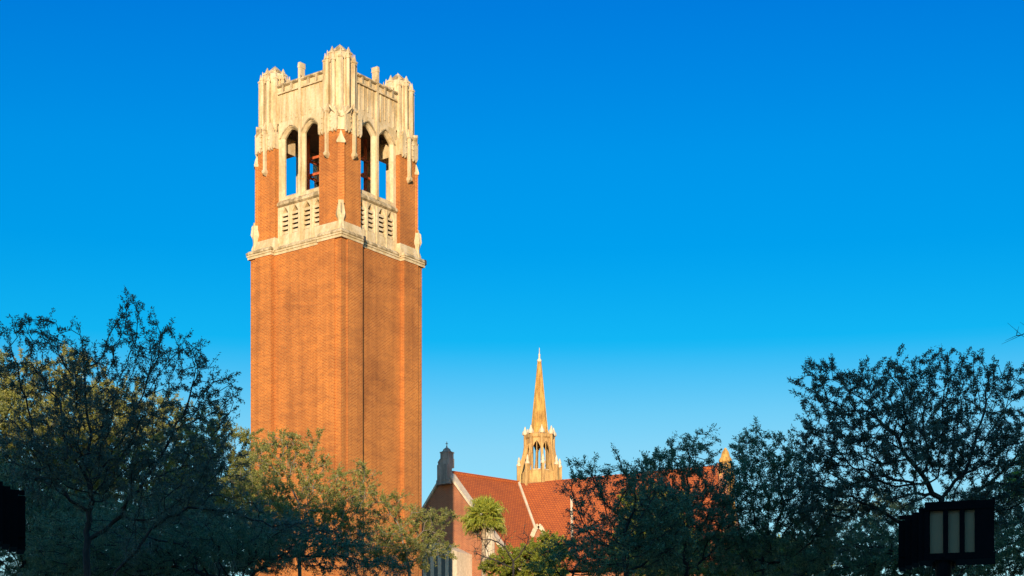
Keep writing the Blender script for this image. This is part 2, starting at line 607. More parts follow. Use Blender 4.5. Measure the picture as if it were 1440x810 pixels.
fr2.v = [(y, x, z) for x, y, z in fr.v]
fr2.f = [tuple(reversed(f)) for f in fr.f]
hood = diag(lambda: MB().loft([[(.10, y * 1.0, z), (.10, y, z - .12), (-.18, y, z - .12), (-.18, y, z)]
                               for y, z in [(-.62 + 1.24 * i / 12, 40.86 - .48 * math.cos((i / 12 - .5) * PI)) for i in range(13)]]))
for k in range(4):
    bp_ = bpier.rot(k).build("belfry_pier", BRICK, tower)
    strip.rot(k).build("brick_strip", BRICK, bp_)
    pl.rot(k).build("pier_plinth", STONE, bp_)
    gabl.rot(k).build("gablet", STONE, bp_)
    MB().join(bulb.rot(k)).join(kite.rot(k)).build("pedestal", STONE, bp_)
    cp = cap.rot(k).build("pier_cap", STONE, tower)
    fr.rot(k).build("pendant_tracery", STONE, cp)
    fr2.rot(k).build("pendant_tracery", STONE, cp)
    hood.rot(k).build("hood_moulding", STONE_W, cp)

# crown turrets: clustered shafts with stepped, gabled tops
tc_ = 2.36
tur = MB()
tur.ngon_stack(tc_, tc_, [(.22, 40.0), (.46, 40.25), (.60, 40.48), (.64, 40.66), (.64, 43.66), (.55, 43.85), (.42, 43.95)], 16)
for i in range(12):
    an = PI / 12 + i * PI / 6
    x_, y_ = tc_ + .78 * math.cos(an), tc_ + .78 * math.sin(an)
    top = 43.44 if i % 3 else 43.30
    rr = .12
    tur.ngon_stack(x_, y_, [(.05, 40.52), (rr, 40.7), (rr, top), (rr + .035, top + .02), (rr + .035, top + .09), (rr * .6, top + .16), (.015, top + .48)], 5, an)
for i in range(4):
    an = i * PI / 2
    x_, y_ = tc_ + .60 * math.cos(an), tc_ + .60 * math.sin(an)
    tur.loft([[(x_ + .13 * sx, y_ + .13 * sy, z) for sx, sy in ((-1, -1), (1, -1), (1, 1), (-1, 1))] for z in (43.3, 43.74)])
    tur.loft([[(x_ + q * sx, y_ + q * sy, z) for sx, sy in ((-1, -1), (1, -1), (1, 1), (-1, 1))] for q, z in ((.16, 43.74), (.16, 43.82), (.08, 43.9), (.01, 44.14))])
spk = MB().ngon_stack(tc_, tc_, [(.36, 43.7), (.36, 43.96), (.42, 43.98), (.42, 44.05), (.10, 44.36), (.05, 44.38), (.02, 44.44)], 8, PI / 8)
for i in range(4):
    an = PI / 4 + i * PI / 2
    spk.ngon_stack(tc_ + .36 * math.cos(an), tc_ + .36 * math.sin(an), [(.10, 43.7), (.10, 44.02), (.13, 44.04), (.02, 44.18)], 5)
for k in range(4):
    tt_ = tur.rot(k).build("crown_turret", CROWN, tower)
    spk.rot(k).build("pinnacle", STONE_W, tt_)

HW = PI_
for k in range(4):
    ops = [(-.74, .54, 37.06, 40.14, 40.54), (.74, .54, 37.06, 40.14, 40.54)]
    arc = holed_wall(-HW, HW, 36.7, 41.0, XF, XF - .14, XF - .24, ops, .11)
    arc_o = arc.rot(k).build("belfry_arcade", STONE, tower)
    hd = MB()
    for o in ops:
        op = arch_outline(*o, off=.17)[1:-1]
        ip = arch_outline(*o, off=.12)[1:-1]
        op2 = arch_outline(*o, off=.24)[1:-1]
        for i in range(len(op) - 1):
            q = []
            for jx in (i, i + 1):
                q.append([(XF - .02, *ip[jx]), (XF + .07, *op[jx]), (XF + .07, *op2[jx]), (XF - .02, *op2[jx])])
            hd.loft(q)
    hd.rot(k).build("arch_hood", STONE_W, arc_o)
    # deep narrow fin that runs up the mullion and ends as a merlon
    mul = MB().box(XF - .02, XF + .10, -.08, .08, 36.74, 43.2)
    mul.box(XF - .24, XF + .12, -.08, .08, 43.0, 43.62)
    mul.loft([[(XF - .28, -q, z), (XF + o_, -q, z), (XF + o_, q, z), (XF - .28, q, z)] for q, o_, z in ((.095, .14, 43.60), (.095, .14, 43.66), (.08, .12, 43.88))])
    mul.rot(k).build("centre_merlon", CROWN, tower)
    par = MB().box(XF - .3, XF - .004, -HW - .2, HW + .2, 41.0, 42.98)
    for s_ in (-1, 1):
        for i in range(4):
            u = s_ * (.34 + i * .35)
            par.box(XF - .01, XF + .03, u - .03, u + .03, 40.95 + (.1 if i in (0, 3) else .28), 42.5)
        par.box(XF - .05, XF + .10, min(s_ * .102, s_ * HW), max(s_ * .102, s_ * HW), 42.52, 42.60)
    par_o = par.rot(k).build("parapet", CROWN, tower)
    cp_ = MB()
    for s_ in (-1, 1):
        u0_, u1_ = sorted((s_ * .115, s_ * (HW + .02)))
        cp_.loft([[(XF - .34, u0_, z), (XF + o_, u0_, z), (XF + o_, u1_, z), (XF - .34, u1_, z)] for o_, z in ((.04, 42.90), (.13, 42.96), (.13, 43.02), (-.08, 43.16))])
        for i in range(2):
            u = s_ * (.62 + i * .6)
            cp_.box(XF + .0, XF + .11, u - .06, u + .06, 42.58, 42.96)
    cp_.rot(k).build("coping", STONE_W, par_o)
    lops = [(u, .215, 34.98, 36.08, 36.34) for u in (-1.17, -.44, .44, 1.17)]
    lou = holed_wall(-HW, HW, ZT + .3, 36.5, XF + .03, XF - .05, XF - .3, lops, .07)
    lo = lou.rot(k).build("louvre_panel", STONE, tower)
    sl = MB()
    for o in lops:
        for i in range(5):
            z = 34.96 + i * .245
            sl.loft([[(XF - .01, o[0] - .215, z), (XF - .01, o[0] + .215, z), (XF - .01, o[0] + .215, z + .135), (XF - .01, o[0] - .215, z + .135)],
                     [(XF - .26, o[0] - .215, z + .19), (XF - .26, o[0] + .215, z + .19), (XF - .26, o[0] + .215, z + .28), (XF - .26, o[0] - .215, z + .28)]])
    sl.rot(k).build("louvre_slats", STONE, lo)
    tr_ = MB()
    for u in (-HW + .05, -.80, 0, .80, HW - .05):
        tr_.box(XF, XF + .07, u - .045, u + .045, ZT + .5, 36.42)
    tr_.rot(k).build("panel_rib", STONE, lo)
    sill = MB().loft([[(XF - .1, -HW, z), (XF + o_, -HW, z), (XF + o_, HW, z), (XF - .1, HW, z)] for o_, z in ((.04, 36.44), (.15, 36.52), (.15, 36.62), (.0, 36.80))])
    sill.rot(k).build("window_sill", STONE_W, tower)
fi = XF - .3
MB().box(-fi, fi, -fi, fi, 36.5, 36.7).build("belfry_floor", DARKROOM, tower)
MB().box(-fi, fi, -fi, fi, 40.72, 40.95).build("belfry_ceiling", DARKROOM, tower)
fm = MB()
for z in (37.7, 38.7, 39.6):
    for u in (-.8, 0, .8):
        fm.bar((-1.3, u, z), (1.3, u, z), .10, .14)
    for u in (-1.25, 1.25):
        fm.bar((u, -1.35, z - .12), (u, 1.35, z - .12), .10, .12)
for x_ in (-1.1, 1.1):
    for y_ in (-1.1, 1.1):
        fm.box(x_ - .07, x_ + .07, y_ - .07, y_ + .07, 36.7, 40.72)
fo = fm.build("bell_frame", REDIRON, tower)
for z, us, sc_ in ((37.6, (-.7, .1, .8), .5), (38.6, (-.75, -.2, .4, .9), .36), (39.5, (-.8, -.35, .1, .55, .95), .26)):
    for u in us:
        for x_ in ((-.42, .42) if sc_ < .5 else (0,)):
            bell = MB().ngon_stack(x_, u, [(.06 * sc_, z), (.38 * sc_, z - .06 * sc_), (.5 * sc_, z - .35 * sc_), (.62 * sc_, z - .9 * sc_), (.95 * sc_, z - 1.35 * sc_), (.9 * sc_, z - 1.37 * sc_), (.5 * sc_, z - .9 * sc_)], 14)
            bell.build("bell", BRONZE, tower, True)
for xk, yk in ((A + .08, -C0 + .05), (A + .05, A + .03)):      # dark fixings at the pier edges of one face
    MB().ngon_stack(xk, yk, [(.03, ZT + .1), (.09, ZT + .16), (.09, ZT + .36), (.03, ZT + .42)], 6).build("cornice_knob", IRON, tower)

# ------------------------------------------------------------------ church
DG = 128.0
church = empty("church", (-3.7, DG, 0))
tag(church, "red tiled brick church with a slender stone spire behind the palm", "church")
CO = np.array([-3.7, DG, 0])
U = 1.1926            # metres here per unit of the small church details
BS = U


def W(p):            # world -> church local
    return tuple((np.array(p) - CO) / U)


def ray_plane(px, py, p0, n):
    d = np.array([(px - 720) / F, 1.0, (HY - py) / F])
    o = np.array([0, 0, EYE])
    return o + d * (np.dot(p0 - o, n) / np.dot(d, n))


G = P(627, 663, DG)                                  # ridge at the gable
gd = np.array([0.808, -0.589, 0.0])                  # along the gable, towards the right
rd = np.array([0.785, 0.619, 0.0])                   # along the ridge, going back
zr = G[2]


def along(p, d, px):
    r = (px - 720) / F
    tt = (r * p[1] - p[0]) / (d[0] - r * d[1])
    return p + d * tt


HWD, DROP = 4.7 * U, 5.75 * U
ER = G + gd * HWD; ER[2] -= DROP
EL = G - gd * HWD; EL[2] -= DROP
CR = along(G, rd, 757)                               # crossing under the fleche
nN = np.cross(CR - G, ER - G); nN /= np.linalg.norm(nN)
V0 = along(G, rd, 729)
V1 = ray_plane(776, 800, G, nN)
td = np.array([0.899, -0.437, 0.0])
V0b = V0.copy()
TS = along(G, rd, 745)
TE = along(TS, td, 1008)
# nave roof
nr = MB()
nr.slab([W(G + rd * .35), W(ER + rd * .35), W(V1), W(V0)], .12)
CRb = G + rd * 14
ELb = EL + rd * 14
nr.slab([W(G + rd * .35), W(CRb), W(ELb), W(EL + rd * .35)], .12)
nr.build("nave_roof", ROOF, church)
# transept roof, its left slope faces the camera
nT = np.cross(TE - V0, V1 - V0); nT /= np.linalg.norm(nT)
T1 = ray_plane(1020, 795, V0, nT)
tr_ = MB()
tr_.slab([W(V0), W(V1), W(T1), W(TE), W(TS)], .12)
bk = np.array([0.437, 0.899, 0.0])
tr_.slab([W(TS + np.array([0, 0, -.01])), W(TE + np.array([0, 0, -.01])), W(TE + bk * 6 + np.array([0, 0, -7.2])), W(TS + bk * 6 + np.array([0, 0, -7.2]))], .12)
tr_.build("transept_roof", ROOF, church)
# ridge tiles
MB().bar(W(G + rd * .5), W(V0), .18, .16).bar(W(TS), W(TE), .18, .16).build("ridge_tiles", ROOF, church)
# gable wall
gw = MB()
below = np.array([0, 0, 1.0])
ins = .12
pts_f = [G - below * ins, ER - below * ins, ER * np.array([1, 1, 0]), EL * np.array([1, 1, 0]), EL - below * ins]
gn = np.array([-0.589, -0.808, 0.0])
gw.loft([[W(p - gn * .5) for p in pts_f], [W(p) for p in pts_f]])
# side walls under the eaves
def wallslab(mb, a_, b_, th):
    d = (b_ - a_); d[2] = 0; d /= np.linalg.norm(d)
    nn = np.array([d[1], -d[0], 0]) * th
    a0, b0 = a_ * np.array([1, 1, 0]), b_ * np.array([1, 1, 0])
    mb.loft([[W(a0), W(b0), W(b_), W(a_)], [W(a0 - nn), W(b0 - nn), W(b_ - nn), W(a_ - nn)]])
sw = MB()
wallslab(sw, ER - gd * .25 - below * .3 + rd * .5, V1 - gd * .25 - below * .3, .4)
wallslab(sw, V1 - below * .3, T1 - below * .3, .4)
wallslab(sw, EL + gd * .25 - below * .3 + rd * .5, ELb + gd * .25 - below * .3, .4)
gw.build("gable_wall", CBRICK, church)
sw.build("side_wall", CBRICK, church)
# coping of the gable
gc = MB()
up_ = np.array([0, 0, .22])
for e in (ER, EL):
    d = (e - G); d /= np.linalg.norm(d)
    a_ = G + d * .25; b_ = e + d * .2
    q = []
    for p in (a_, b_):
        q.append([W(p + gn * .10), W(p + gn * .10 + up_), W(p - gn * .72 + up_), W(p - gn * .72)])
    gc.loft(q)
gc.build("gable_coping", COPING, church)
# finial on the gable apex (a canopied stone niche)
fn = MB()
gx, gy = W(G)[0], W(G)[1]
fz = zr
def fbox(hw, z0, z1, hd=None, off=0.0):
    hd = (hd or hw) * U
    hw *= U
    z0, z1 = fz + (z0 - fz) * U, fz + (z1 - fz) * U
    c = G + gn * off * U
    ring = []
    for z in (z0, z1):
        ring.append([W((c + gd * sx * hw + gn * sy * hd) * np.array([1, 1, 0]) + np.array([0, 0, z])) for sx, sy in ((-1, -1), (1, -1), (1, 1), (-1, 1))])
    fn.loft(ring)
fbox(.44, fz - .75, fz - .5, .2, .12)
fbox(.36, fz - .55, fz + .35, .22, .12)
fbox(.33, fz + .2, fz + .72, .24, -.1)
fbox(.27, fz + .7, fz + 1.05, .26, -.1)
fbox(.30, fz + 1.03, fz + 1.10, .28, -.1)
for s_ in (-.8, .8):
    pass
fcx, fcy = W(G - gn * .1)[0], W(G - gn * .1)[1]
fw = fz
fz = zr / U
fn.ngon_stack(fcx, fcy, [(.30, fz + 1.1), (.22, fz + 1.18), (.2, fz + 1.25), (.05, fz + 1.36), (.03, fz + 1.46)], 8)
fn.box(fcx - .018, fcx + .018, fcy - .018, fcy + .018, fz + 1.44, fz + 1.68)
fn.box(fcx - .07, fcx + .07, fcy - .018, fcy + .018, fz + 1.55, fz + 1.585)
fz = fw
fbox(.1, fz + .2, fz + .62, .12, -.1)
q0 = G - gd * .40 * U
ring = []
for hw, z in ((.09, fz - .1), (.09, fz + .52), (.11, fz + .55), (.02, fz + .75)):
    ring.append([W(q0 * np.array([1, 1, 0]) + gd * sx * hw * U + gn * (sy * hw * U) + np.array([0, 0, fz + (z - fz) * U])) for sx, sy in ((-1, -1), (1, -1), (1, 1), (-1, 1))])
fn.loft(ring)
fn.build("gable_finial", GREYST, church)
# valley coping between nave and transept
vd = V1 - V0; vd /= np.linalg.norm(vd)
MB().bar(W(V0 + np.array([0, 0, .05])), W(ray_plane(752, 742, G, nN) + np.array([0, 0, .05])), .13, .12).build("valley_coping", COPING, church)
# thin white strip running down the transept roof
s0 = ray_plane(804, 700, V0, nT); s1 = ray_plane(805, 757, V0, nT)
MB().bar(W(s0 + nT * np.sign(-nT[1]) * .06), W(s1 + nT * np.sign(-nT[1]) * .06), .13, .1).build("roof_strip", COPING, church)
# small gabled dormer standing at the foot of the valley
DP = ray_plane(757, 742, V0, nT) - np.array([0, .75, 0])
dm = MB()
dw, dh = .62, 1.35
dpt = [(-dw, -dh), (dw, -dh), (dw * .8, -.75), (.0, .0), (-dw * .8, -.75)]
dm.loft([[W(DP + U * np.array([u, 0, z])) for u, z in dpt], [W(DP + U * np.array([u, 2.2, z])) for u, z in dpt]])
do = dm.build("dormer", CBRICK, church)
dc = MB()
arcp = []
for i in range(13):
    tt = i / 12 * 2 - 1
    arcp.append((tt * .55, -1.25 * abs(tt) ** 1.7))
for a_, b_ in zip(arcp[:-1], arcp[1:]):
    dc.bar(W(DP + U * np.array([a_[0], -.06, a_[1]])), W(DP + U * np.array([b_[0], -.06, b_[1]])), .24, .17, (0, 1, 0))
dc.build("dormer_coping", COPING, do)
# right-hand gable end with its finial
re_ = MB()
RG = TE.copy()
rgd = np.array([0.437, 0.899, 0.0])
def rpt(u, z): return W(RG + rgd * u + np.array([0, 0, z]))
T1d = T1 - RG
pl_ = [rpt(0, .25), W(T1 + np.array([0, 0, .25])), W(T1 * np.array([1, 1, 0])), W((RG + rgd * 5) * np.array([1, 1, 0])), rpt(5, -5.75)]
re_.loft([pl_, [tuple(np.array(p) + td * .45) for p in pl_]])
re_.build("transept_gable", CBRICK, church)
rf = MB()
RC = P(1020, 700, RG[1] - .2)
rx, ry, rz_ = W(RC)
rf.ngon_stack(rx, ry, [(.62, rz_ - 2.5), (.60, rz_ - .6), (.52, rz_ - .2), (.50, rz_ + .3), (.40, rz_ + .7), (.34, rz_ + 1.0), (.32, rz_ + 1.9), (.37, rz_ + 1.95), (.37, rz_ + 2.1), (.26, rz_ + 2.25), (.2, rz_ + 2.5), (.04, rz_ + 2.75)], 8, PI / 8)
for i in range(8):
    an = i * PI / 4
    rf.ngon_stack(rx + .42 * math.cos(an), ry + .42 * math.sin(an), [(.10, rz_ - .4), (.10, rz_ + 1.1), (.12, rz_ + 1.15), (.02, rz_ + 1.5)], 5)
rf.build("gable_turret", FLECHE, church)
# white porch and niche low on the gable wall, behind the oaks
po = MB()
PB = G + gn * 1.6
def pp(u, z, o=0): return W(np.array([PB[0], PB[1], 0]) + gd * u + gn * o + np.array([0, 0, z]))
zt = zr - 4.2 * U
po.loft([[pp(-3.6, 0), pp(2.2, 0), pp(2.2, zt - .75), pp(.65, zt), pp(-3.6, zt)], [pp(-3.6, 0, -1.6), pp(2.2, 0, -1.6), pp(2.2, zt - .75, -1.6), pp(.65, zt, -1.6), pp(-3.6, zt, -1.6)]])
po_o = po.build("porch", COPING, church)
for i in range(9):
    u = -3.3 + i * .62
    MB().loft([[pp(u - .15, zt - 3.2, .02), pp(u + .15, zt - 3.2, .02), pp(u + .15, zt - 1.0, .02), pp(u, zt - .7, .02), pp(u - .15, zt - 1.0, .02)],
               [pp(u - .15, zt - 3.2, -.1), pp(u + .15, zt - 3.2, -.1), pp(u + .15, zt - 1.0, -.1), pp(u, zt - .7, -.1), pp(u - .15, zt - 1.0, -.1)]]).build("lancet_window", GLASS, po_o)
nb = MB()
nq = G + gn * .25 + gd * 3.25 * U
def qq(u, z, o=0): return W(np.array([nq[0], nq[1], 0]) + gd * u + gn * o + np.array([0, 0, z]))
zt2 = zr - 3.15 * U
nb.loft([[qq(-.35, zt2 - 3), qq(.35, zt2 - 3), qq(.35, zt2 - .35), qq(.1, zt2), qq(-.1, zt2), qq(-.35, zt2 - .35)], [qq(-.35, zt2 - 3, .25), qq(.35, zt2 - 3, .25), qq(.35, zt2 - .35, .25), qq(.1, zt2, .25), qq(-.1, zt2, .25), qq(-.35, zt2 - .35, .25)]])
nb.build("wall_niche", COPING, church)

# fleche (stone spire with an open lantern and flying buttresses)
FY = CR[1]
FP = R(9)
fc = P(758.5, 688, FY)
u_ = FY / F / U                          # metres per photo pixel here
fx, fy, f0 = W(fc)
def H(py): return f0 + (688 - py) * u_
base = MB()
base.ngon_stack(fx, fy, [(1.30, H(688) - 1.6), (1.30, H(688)), (1.22, H(684)), (1.02, H(682)), (1.0, H(666)), (.92, H(664))], 8, FP)
fl = base.build("fleche", FLECHE_T, church)
lan = MB()
rl = .74
for i in range(8):
    an = FP + i * PI / 4
    x_, y_ = fx + rl * math.cos(an), fy + rl * math.sin(an)
    lan.ngon_stack(x_, y_, [(.065, H(668)), (.065, H(618))], 6, an)
    # arch plates with small cusps between the columns
    an2 = an + PI / 4
    x2, y2 = fx + rl * math.cos(an2), fy + rl * math.sin(an2)
    for k in range(6):
        t0, t1 = k / 6, (k + 1) / 6
        def az(t_): return H(636) + (H(623) - H(636)) * (1 - abs(2 * t_ - 1) ** 1.6)
        q = []
        for t_ in (t0, t1):
            X_, Y_ = x_ + (x2 - x_) * t_, y_ + (y2 - y_) * t_
            ux, uy = math.cos(an + PI / 8) * .05, math.sin(an + PI / 8) * .05
            q.append([(X_ - ux, Y_ - uy, az(t_)), (X_ + ux, Y_ + uy, az(t_)), (X_ + ux, Y_ + uy, H(616)), (X_ - ux, Y_ - uy, H(616))])
        lan.loft(q)
    mxp, myp = (x_ + x2) / 2, (y_ + y2) / 2
    lan.ngon_stack(mxp, myp, [(.022, H(668)), (.022, H(624))], 5)
lan.ngon_stack(fx, fy, [(.80, H(619)), (.88, H(617)), (.90, H(613)), (.80, H(611.5)), (.4, H(611))], 8, FP)
lan.build("lantern", FLECHE_T, fl)
sillm = MB().ngon_stack(fx, fy, [(.86, H(671)), (.90, H(668)), (.70, H(662)), (.5, H(661))], 8, FP)
sillm.build("lantern_sill", FLECHE_L, fl)
for i in range(8):
    an = FP + i * PI / 4
    ca, sa = math.cos(an), math.sin(an)
    def rp(r_, z, o_): return (fx + r_ * ca - o_ * sa, fy + r_ * sa + o_ * ca, z)
    prof = [(.72, H(686)), (1.28, H(686)), (1.28, H(657)), (1.10, H(655)), (.98, H(647)), (.90, H(638)), (.86, H(626)), (.72, H(624))]
    hole = MB()
    # buttress built from an outer pier, a sloping strut and an upper shaft
    fb = MB()
    fb.loft([[rp(r_, z, -.075) for r_, z in [(1.08, H(690)), (1.32, H(690)), (1.32, H(656)), (1.08, H(656))]], [rp(r_, z, .075) for r_, z in [(1.08, H(690)), (1.32, H(690)), (1.32, H(656)), (1.08, H(656))]]])
    curve = [(1.16, 652), (1.05, 646), (.97, 638), (.91, 629), (.86, 620)]
    for (ra, ya), (rb, yb) in zip(curve[:-1], curve[1:]):
        fb.loft([[rp(ra, H(ya), -.06), rp(ra - .14, H(ya + 9), -.06), rp(ra - .14, H(ya + 9), .06), rp(ra, H(ya), .06)],
                 [rp(rb, H(yb), -.06), rp(rb - .12, H(yb + 9), -.06), rp(rb - .12, H(yb + 9), .06), rp(rb, H(yb), .06)]])
    fb.loft([[rp(1.2, H(655), -.07), rp(1.06, H(668), -.07), rp(1.06, H(668), .07), rp(1.2, H(655), .07)], [rp(.98, H(641), -.07), rp(.9, H(652), -.07), rp(.9, H(652), .07), rp(.98, H(641), .07)]])
    fb.build("flying_buttress", FLECHE_T, fl)
    xo, yo = fx + 1.20 * ca, fy + 1.20 * sa
    MB().ngon_stack(xo, yo, [(.15, H(657)), (.15, H(655)), (.08, H(652)), (.10, H(650)), (.02, H(644))], 6).build("buttress_pinnacle", FLECHE_L, fl)
    xi, yi = fx + .84 * ca, fy + .84 * sa
    MB().ngon_stack(xi, yi, [(.085, H(640)), (.085, H(613))], 6).build("lantern_pier", FLECHE_T, fl)
    MB().ngon_stack(xi, yi, [(.15, H(613)), (.18, H(611)), (.14, H(608)), (.08, H(606)), (.02, H(601))], 6).build("lantern_pinnacle", FLECHE_L, fl)
sp_ = MB().ngon_stack(fx, fy, [(.50, H(612)), (.47, H(609)), (.40, H(585)), (.075, H(508))], 8, FP)
for i in range(8):
    an = FP + i * PI / 4
    sp_.bar((fx + .49 * math.cos(an), fy + .49 * math.sin(an), H(610)), (fx + .08 * math.cos(an), fy + .08 * math.sin(an), H(508)), .055, .055)
for py in range(514, 609, 8):
    rr = .075 + (py - 508) / 104 * .42 + .012
    sp_.ngon_stack(fx, fy, [(rr, H(py)), (rr, H(py - 1.0))], 8, FP)
sp_.build("spire", FLECHE, fl)
MB().ngon_stack(fx, fy, [(.08, H(510)), (.13, H(508)), (.13, H(506.5)), (.05, H(504)), (.05, H(500)), (.07, H(499)), (.022, H(497)), (.015, H(489))], 8).build("spire_finial", FLECHE_L, fl)

BS = 1.0
# ------------------------------------------------------------------ unseen hall, added behind the viewpoint to shade the near trees
shade_hall = empty("unseen_shade_hall", (0, -24, 0))
tag(shade_hall, "unseen brick hall added behind the viewpoint to cast shade, with a stepped flat roof", "shade building")
HALL_STEPS = [(-45, -14.8, 31.8), (-14.8, -11.0, 26.6), (-11.0, -7.5, 25.8), (-7.5, 8.0, 24.9), (8.0, 60, 28.0)]  # roof heights stepped to set the shade edge on the trees
for x0, x1, h in HALL_STEPS:
    MB().box(x0, x1, -18, 0, 0, h).build("wall", CBRICK, shade_hall)
    MB().box(x0 - .2, x1 + .0, -18.2, .2, h, h + .5).build("roof_coping", COPING, shade_hall)
for i in range(23):
    for j in range(5):
        x = -38 + i * 4.2
        if x > 56: continue
        MB().box(x, x + 1.8, -.01, .06, 2 + j * 4.2, 4.6 + j * 4.2).build("window", GLASS, shade_hall)


# ------------------------------------------------------------------ trees
def sample_blobs(rng, blobs, n):
    vol = np.array([b_[3] * b_[4] * b_[5] * (b_[6] if len(b_) > 6 else 1) for b_ in blobs])
    idx = rng.choice(len(blobs), size=n, p=vol / vol.sum())
    v = rng.normal(size=(n, 3))
    v /= np.linalg.norm(v, axis=1)[:, None]
    r = rng.random(n) ** (1 / 2.4)
    B = np.array([b_[:6] for b_ in blobs])[idx]
    return B[:, :3] + v * r[:, None] * B[:, 3:6]


def colonize(rng, trunk, attr, step, kill, maxit=140, jit=.22):
    nodes = [np.array(p) for p in trunk]
    par = [-1] + list(range(len(trunk) - 1))
    pts = np.array(nodes)
    st = max(1, len(trunk) // 2)
    d = np.linalg.norm(attr[:, None, :] - pts[None, st:, :], axis=2)
    ni = d.argmin(1) + st
    nd = d.min(1)
    alive = nd > kill
    nkids = {}
    for it in range(maxit):
        if not alive.any(): break
        act = np.where(alive)[0]
        tgt = ni[act]
        un = np.unique(tgt)
        P_ = np.array(nodes)
        dirs = attr[act] - P_[tgt]
        dirs /= np.linalg.norm(dirs, axis=1)[:, None] + 1e-9
        newn = []; newp = []
        acc = np.zeros((len(nodes), 3))
        np.add.at(acc, tgt, dirs)
        for u in un:
            if nkids.get(u, 0) >= 3: continue
            v = acc[u]
            v = v / (np.linalg.norm(v) + 1e-9) + rng.normal(size=3) * jit
            v /= np.linalg.norm(v)
            newn.append(P_[u] + v * step); newp.append(int(u))
            nkids[u] = nkids.get(u, 0) + 1
        if not newn: break
        base_i = len(nodes)
        nodes += newn; par += newp
        NN = np.array(newn)
        d = np.linalg.norm(attr[act][:, None, :] - NN[None], axis=2)
        m = d.min(1); mi = d.argmin(1)
        better = m < nd[act]
        nd[act[better]] = m[better]
        ni[act[better]] = mi[better] + base_i
        # attractors claimed by a saturated node look for the next closest new node
        alive[act] = nd[act] > kill
    return np.array(nodes), np.array(par)


def tubes(nodes, par, rad, minr=0.0):
    n = len(nodes)
    kids = [[] for _ in range(n)]
    for i in range(1, n): kids[par[i]].append(i)
    V = []; Q = []; off = 0
    stack = [(0, -1)]
    while stack:
        s, pr = stack.pop()
        chain = ([pr] if pr >= 0 else []) + [s]
        cur = s
        while kids[cur]:
            ks = sorted(kids[cur], key=lambda q: -rad[q])
            for q in ks[1:]: stack.append((q, cur))
            cur = ks[0]
            chain.append(cur)
        if len(chain) < 2: continue
        pts = nodes[chain]
        rr = rad[chain].copy()
        if pr >= 0: rr[0] = rr[1]
        ns = 8 if rr.max() > .12 else (5 if rr.max() > .04 else 4)
        tg = np.gradient(pts, axis=0)
        tg /= np.linalg.norm(tg, axis=1)[:, None] + 1e-9
        ref = np.array([0.3, 1, 0.2]) if abs(tg[0][2]) > .7 else np.array([0, 0, 1.0])
        a1 = np.cross(tg, ref); a1 /= np.linalg.norm(a1, axis=1)[:, None] + 1e-9
        a2 = np.cross(tg, a1)
        th = np.arange(ns) * 2 * PI / ns
        ring = pts[:, None, :] + rr[:, None, None] * (a1[:, None, :] * np.cos(th)[None, :, None] + a2[:, None, :] * np.sin(th)[None, :, None])
        V.append(ring.reshape(-1, 3))
        m = len(chain)
        i0 = (np.arange(m - 1)[:, None] * ns + np.arange(ns)[None]).ravel()
        i1 = (np.arange(m - 1)[:, None] * ns + (np.arange(ns)[None] + 1) % ns).ravel()
        Q.append(np.stack([i0, i1, i1 + ns, i0 + ns], 1) + off)
        off += m * ns
    return np.concatenate(V), np.concatenate(Q)


def sticks(a, b, r):
    """thin three-sided twigs from a to b"""
    n = len(a)
    d = b - a
    d /= np.linalg.norm(d, axis=1)[:, None] + 1e-9
    ref = np.tile(np.array([0.31, 0.2, 0.93]), (n, 1))
    s1 = np.cross(d, ref); s1 /= np.linalg.norm(s1, axis=1)[:, None] + 1e-9
    s2 = np.cross(d, s1)
    vs_ = []
    for base_, rr in ((a, r), (b, r * .4)):
        for k in range(3):
            an = k * 2 * PI / 3
            vs_.append(base_ + (s1 * math.cos(an) + s2 * math.sin(an)) * rr[:, None])
    V = np.stack(vs_, 1).reshape(-1, 3)
    o = np.arange(n)[:, None] * 6
    Q = np.concatenate([o + np.array([[k, (k + 1) % 3, 3 + (k + 1) % 3, 3 + k]]) for k in range(3)])
    return V, Q


def leaves(rng, p, d, ln, wd):
    n = len(p)
    d = d / (np.linalg.norm(d, axis=1)[:, None] + 1e-9)
    r_ = rng.normal(size=(n, 3))
    s = np.cross(d, r_); s /= np.linalg.norm(s, axis=1)[:, None] + 1e-9
    nn = np.cross(d, s)
    bow = (rng.random(n) * .14 - .02) * ln
    m = p + d * (ln * .45)[:, None] + nn * bow[:, None]
    V = np.stack([p, m + s * (wd / 2)[:, None], p + d * ln[:, None], m - s * (wd / 2)[:, None]], 1).reshape(-1, 3)
    Q = np.arange(n * 4).reshape(n, 4)
    return V, Q


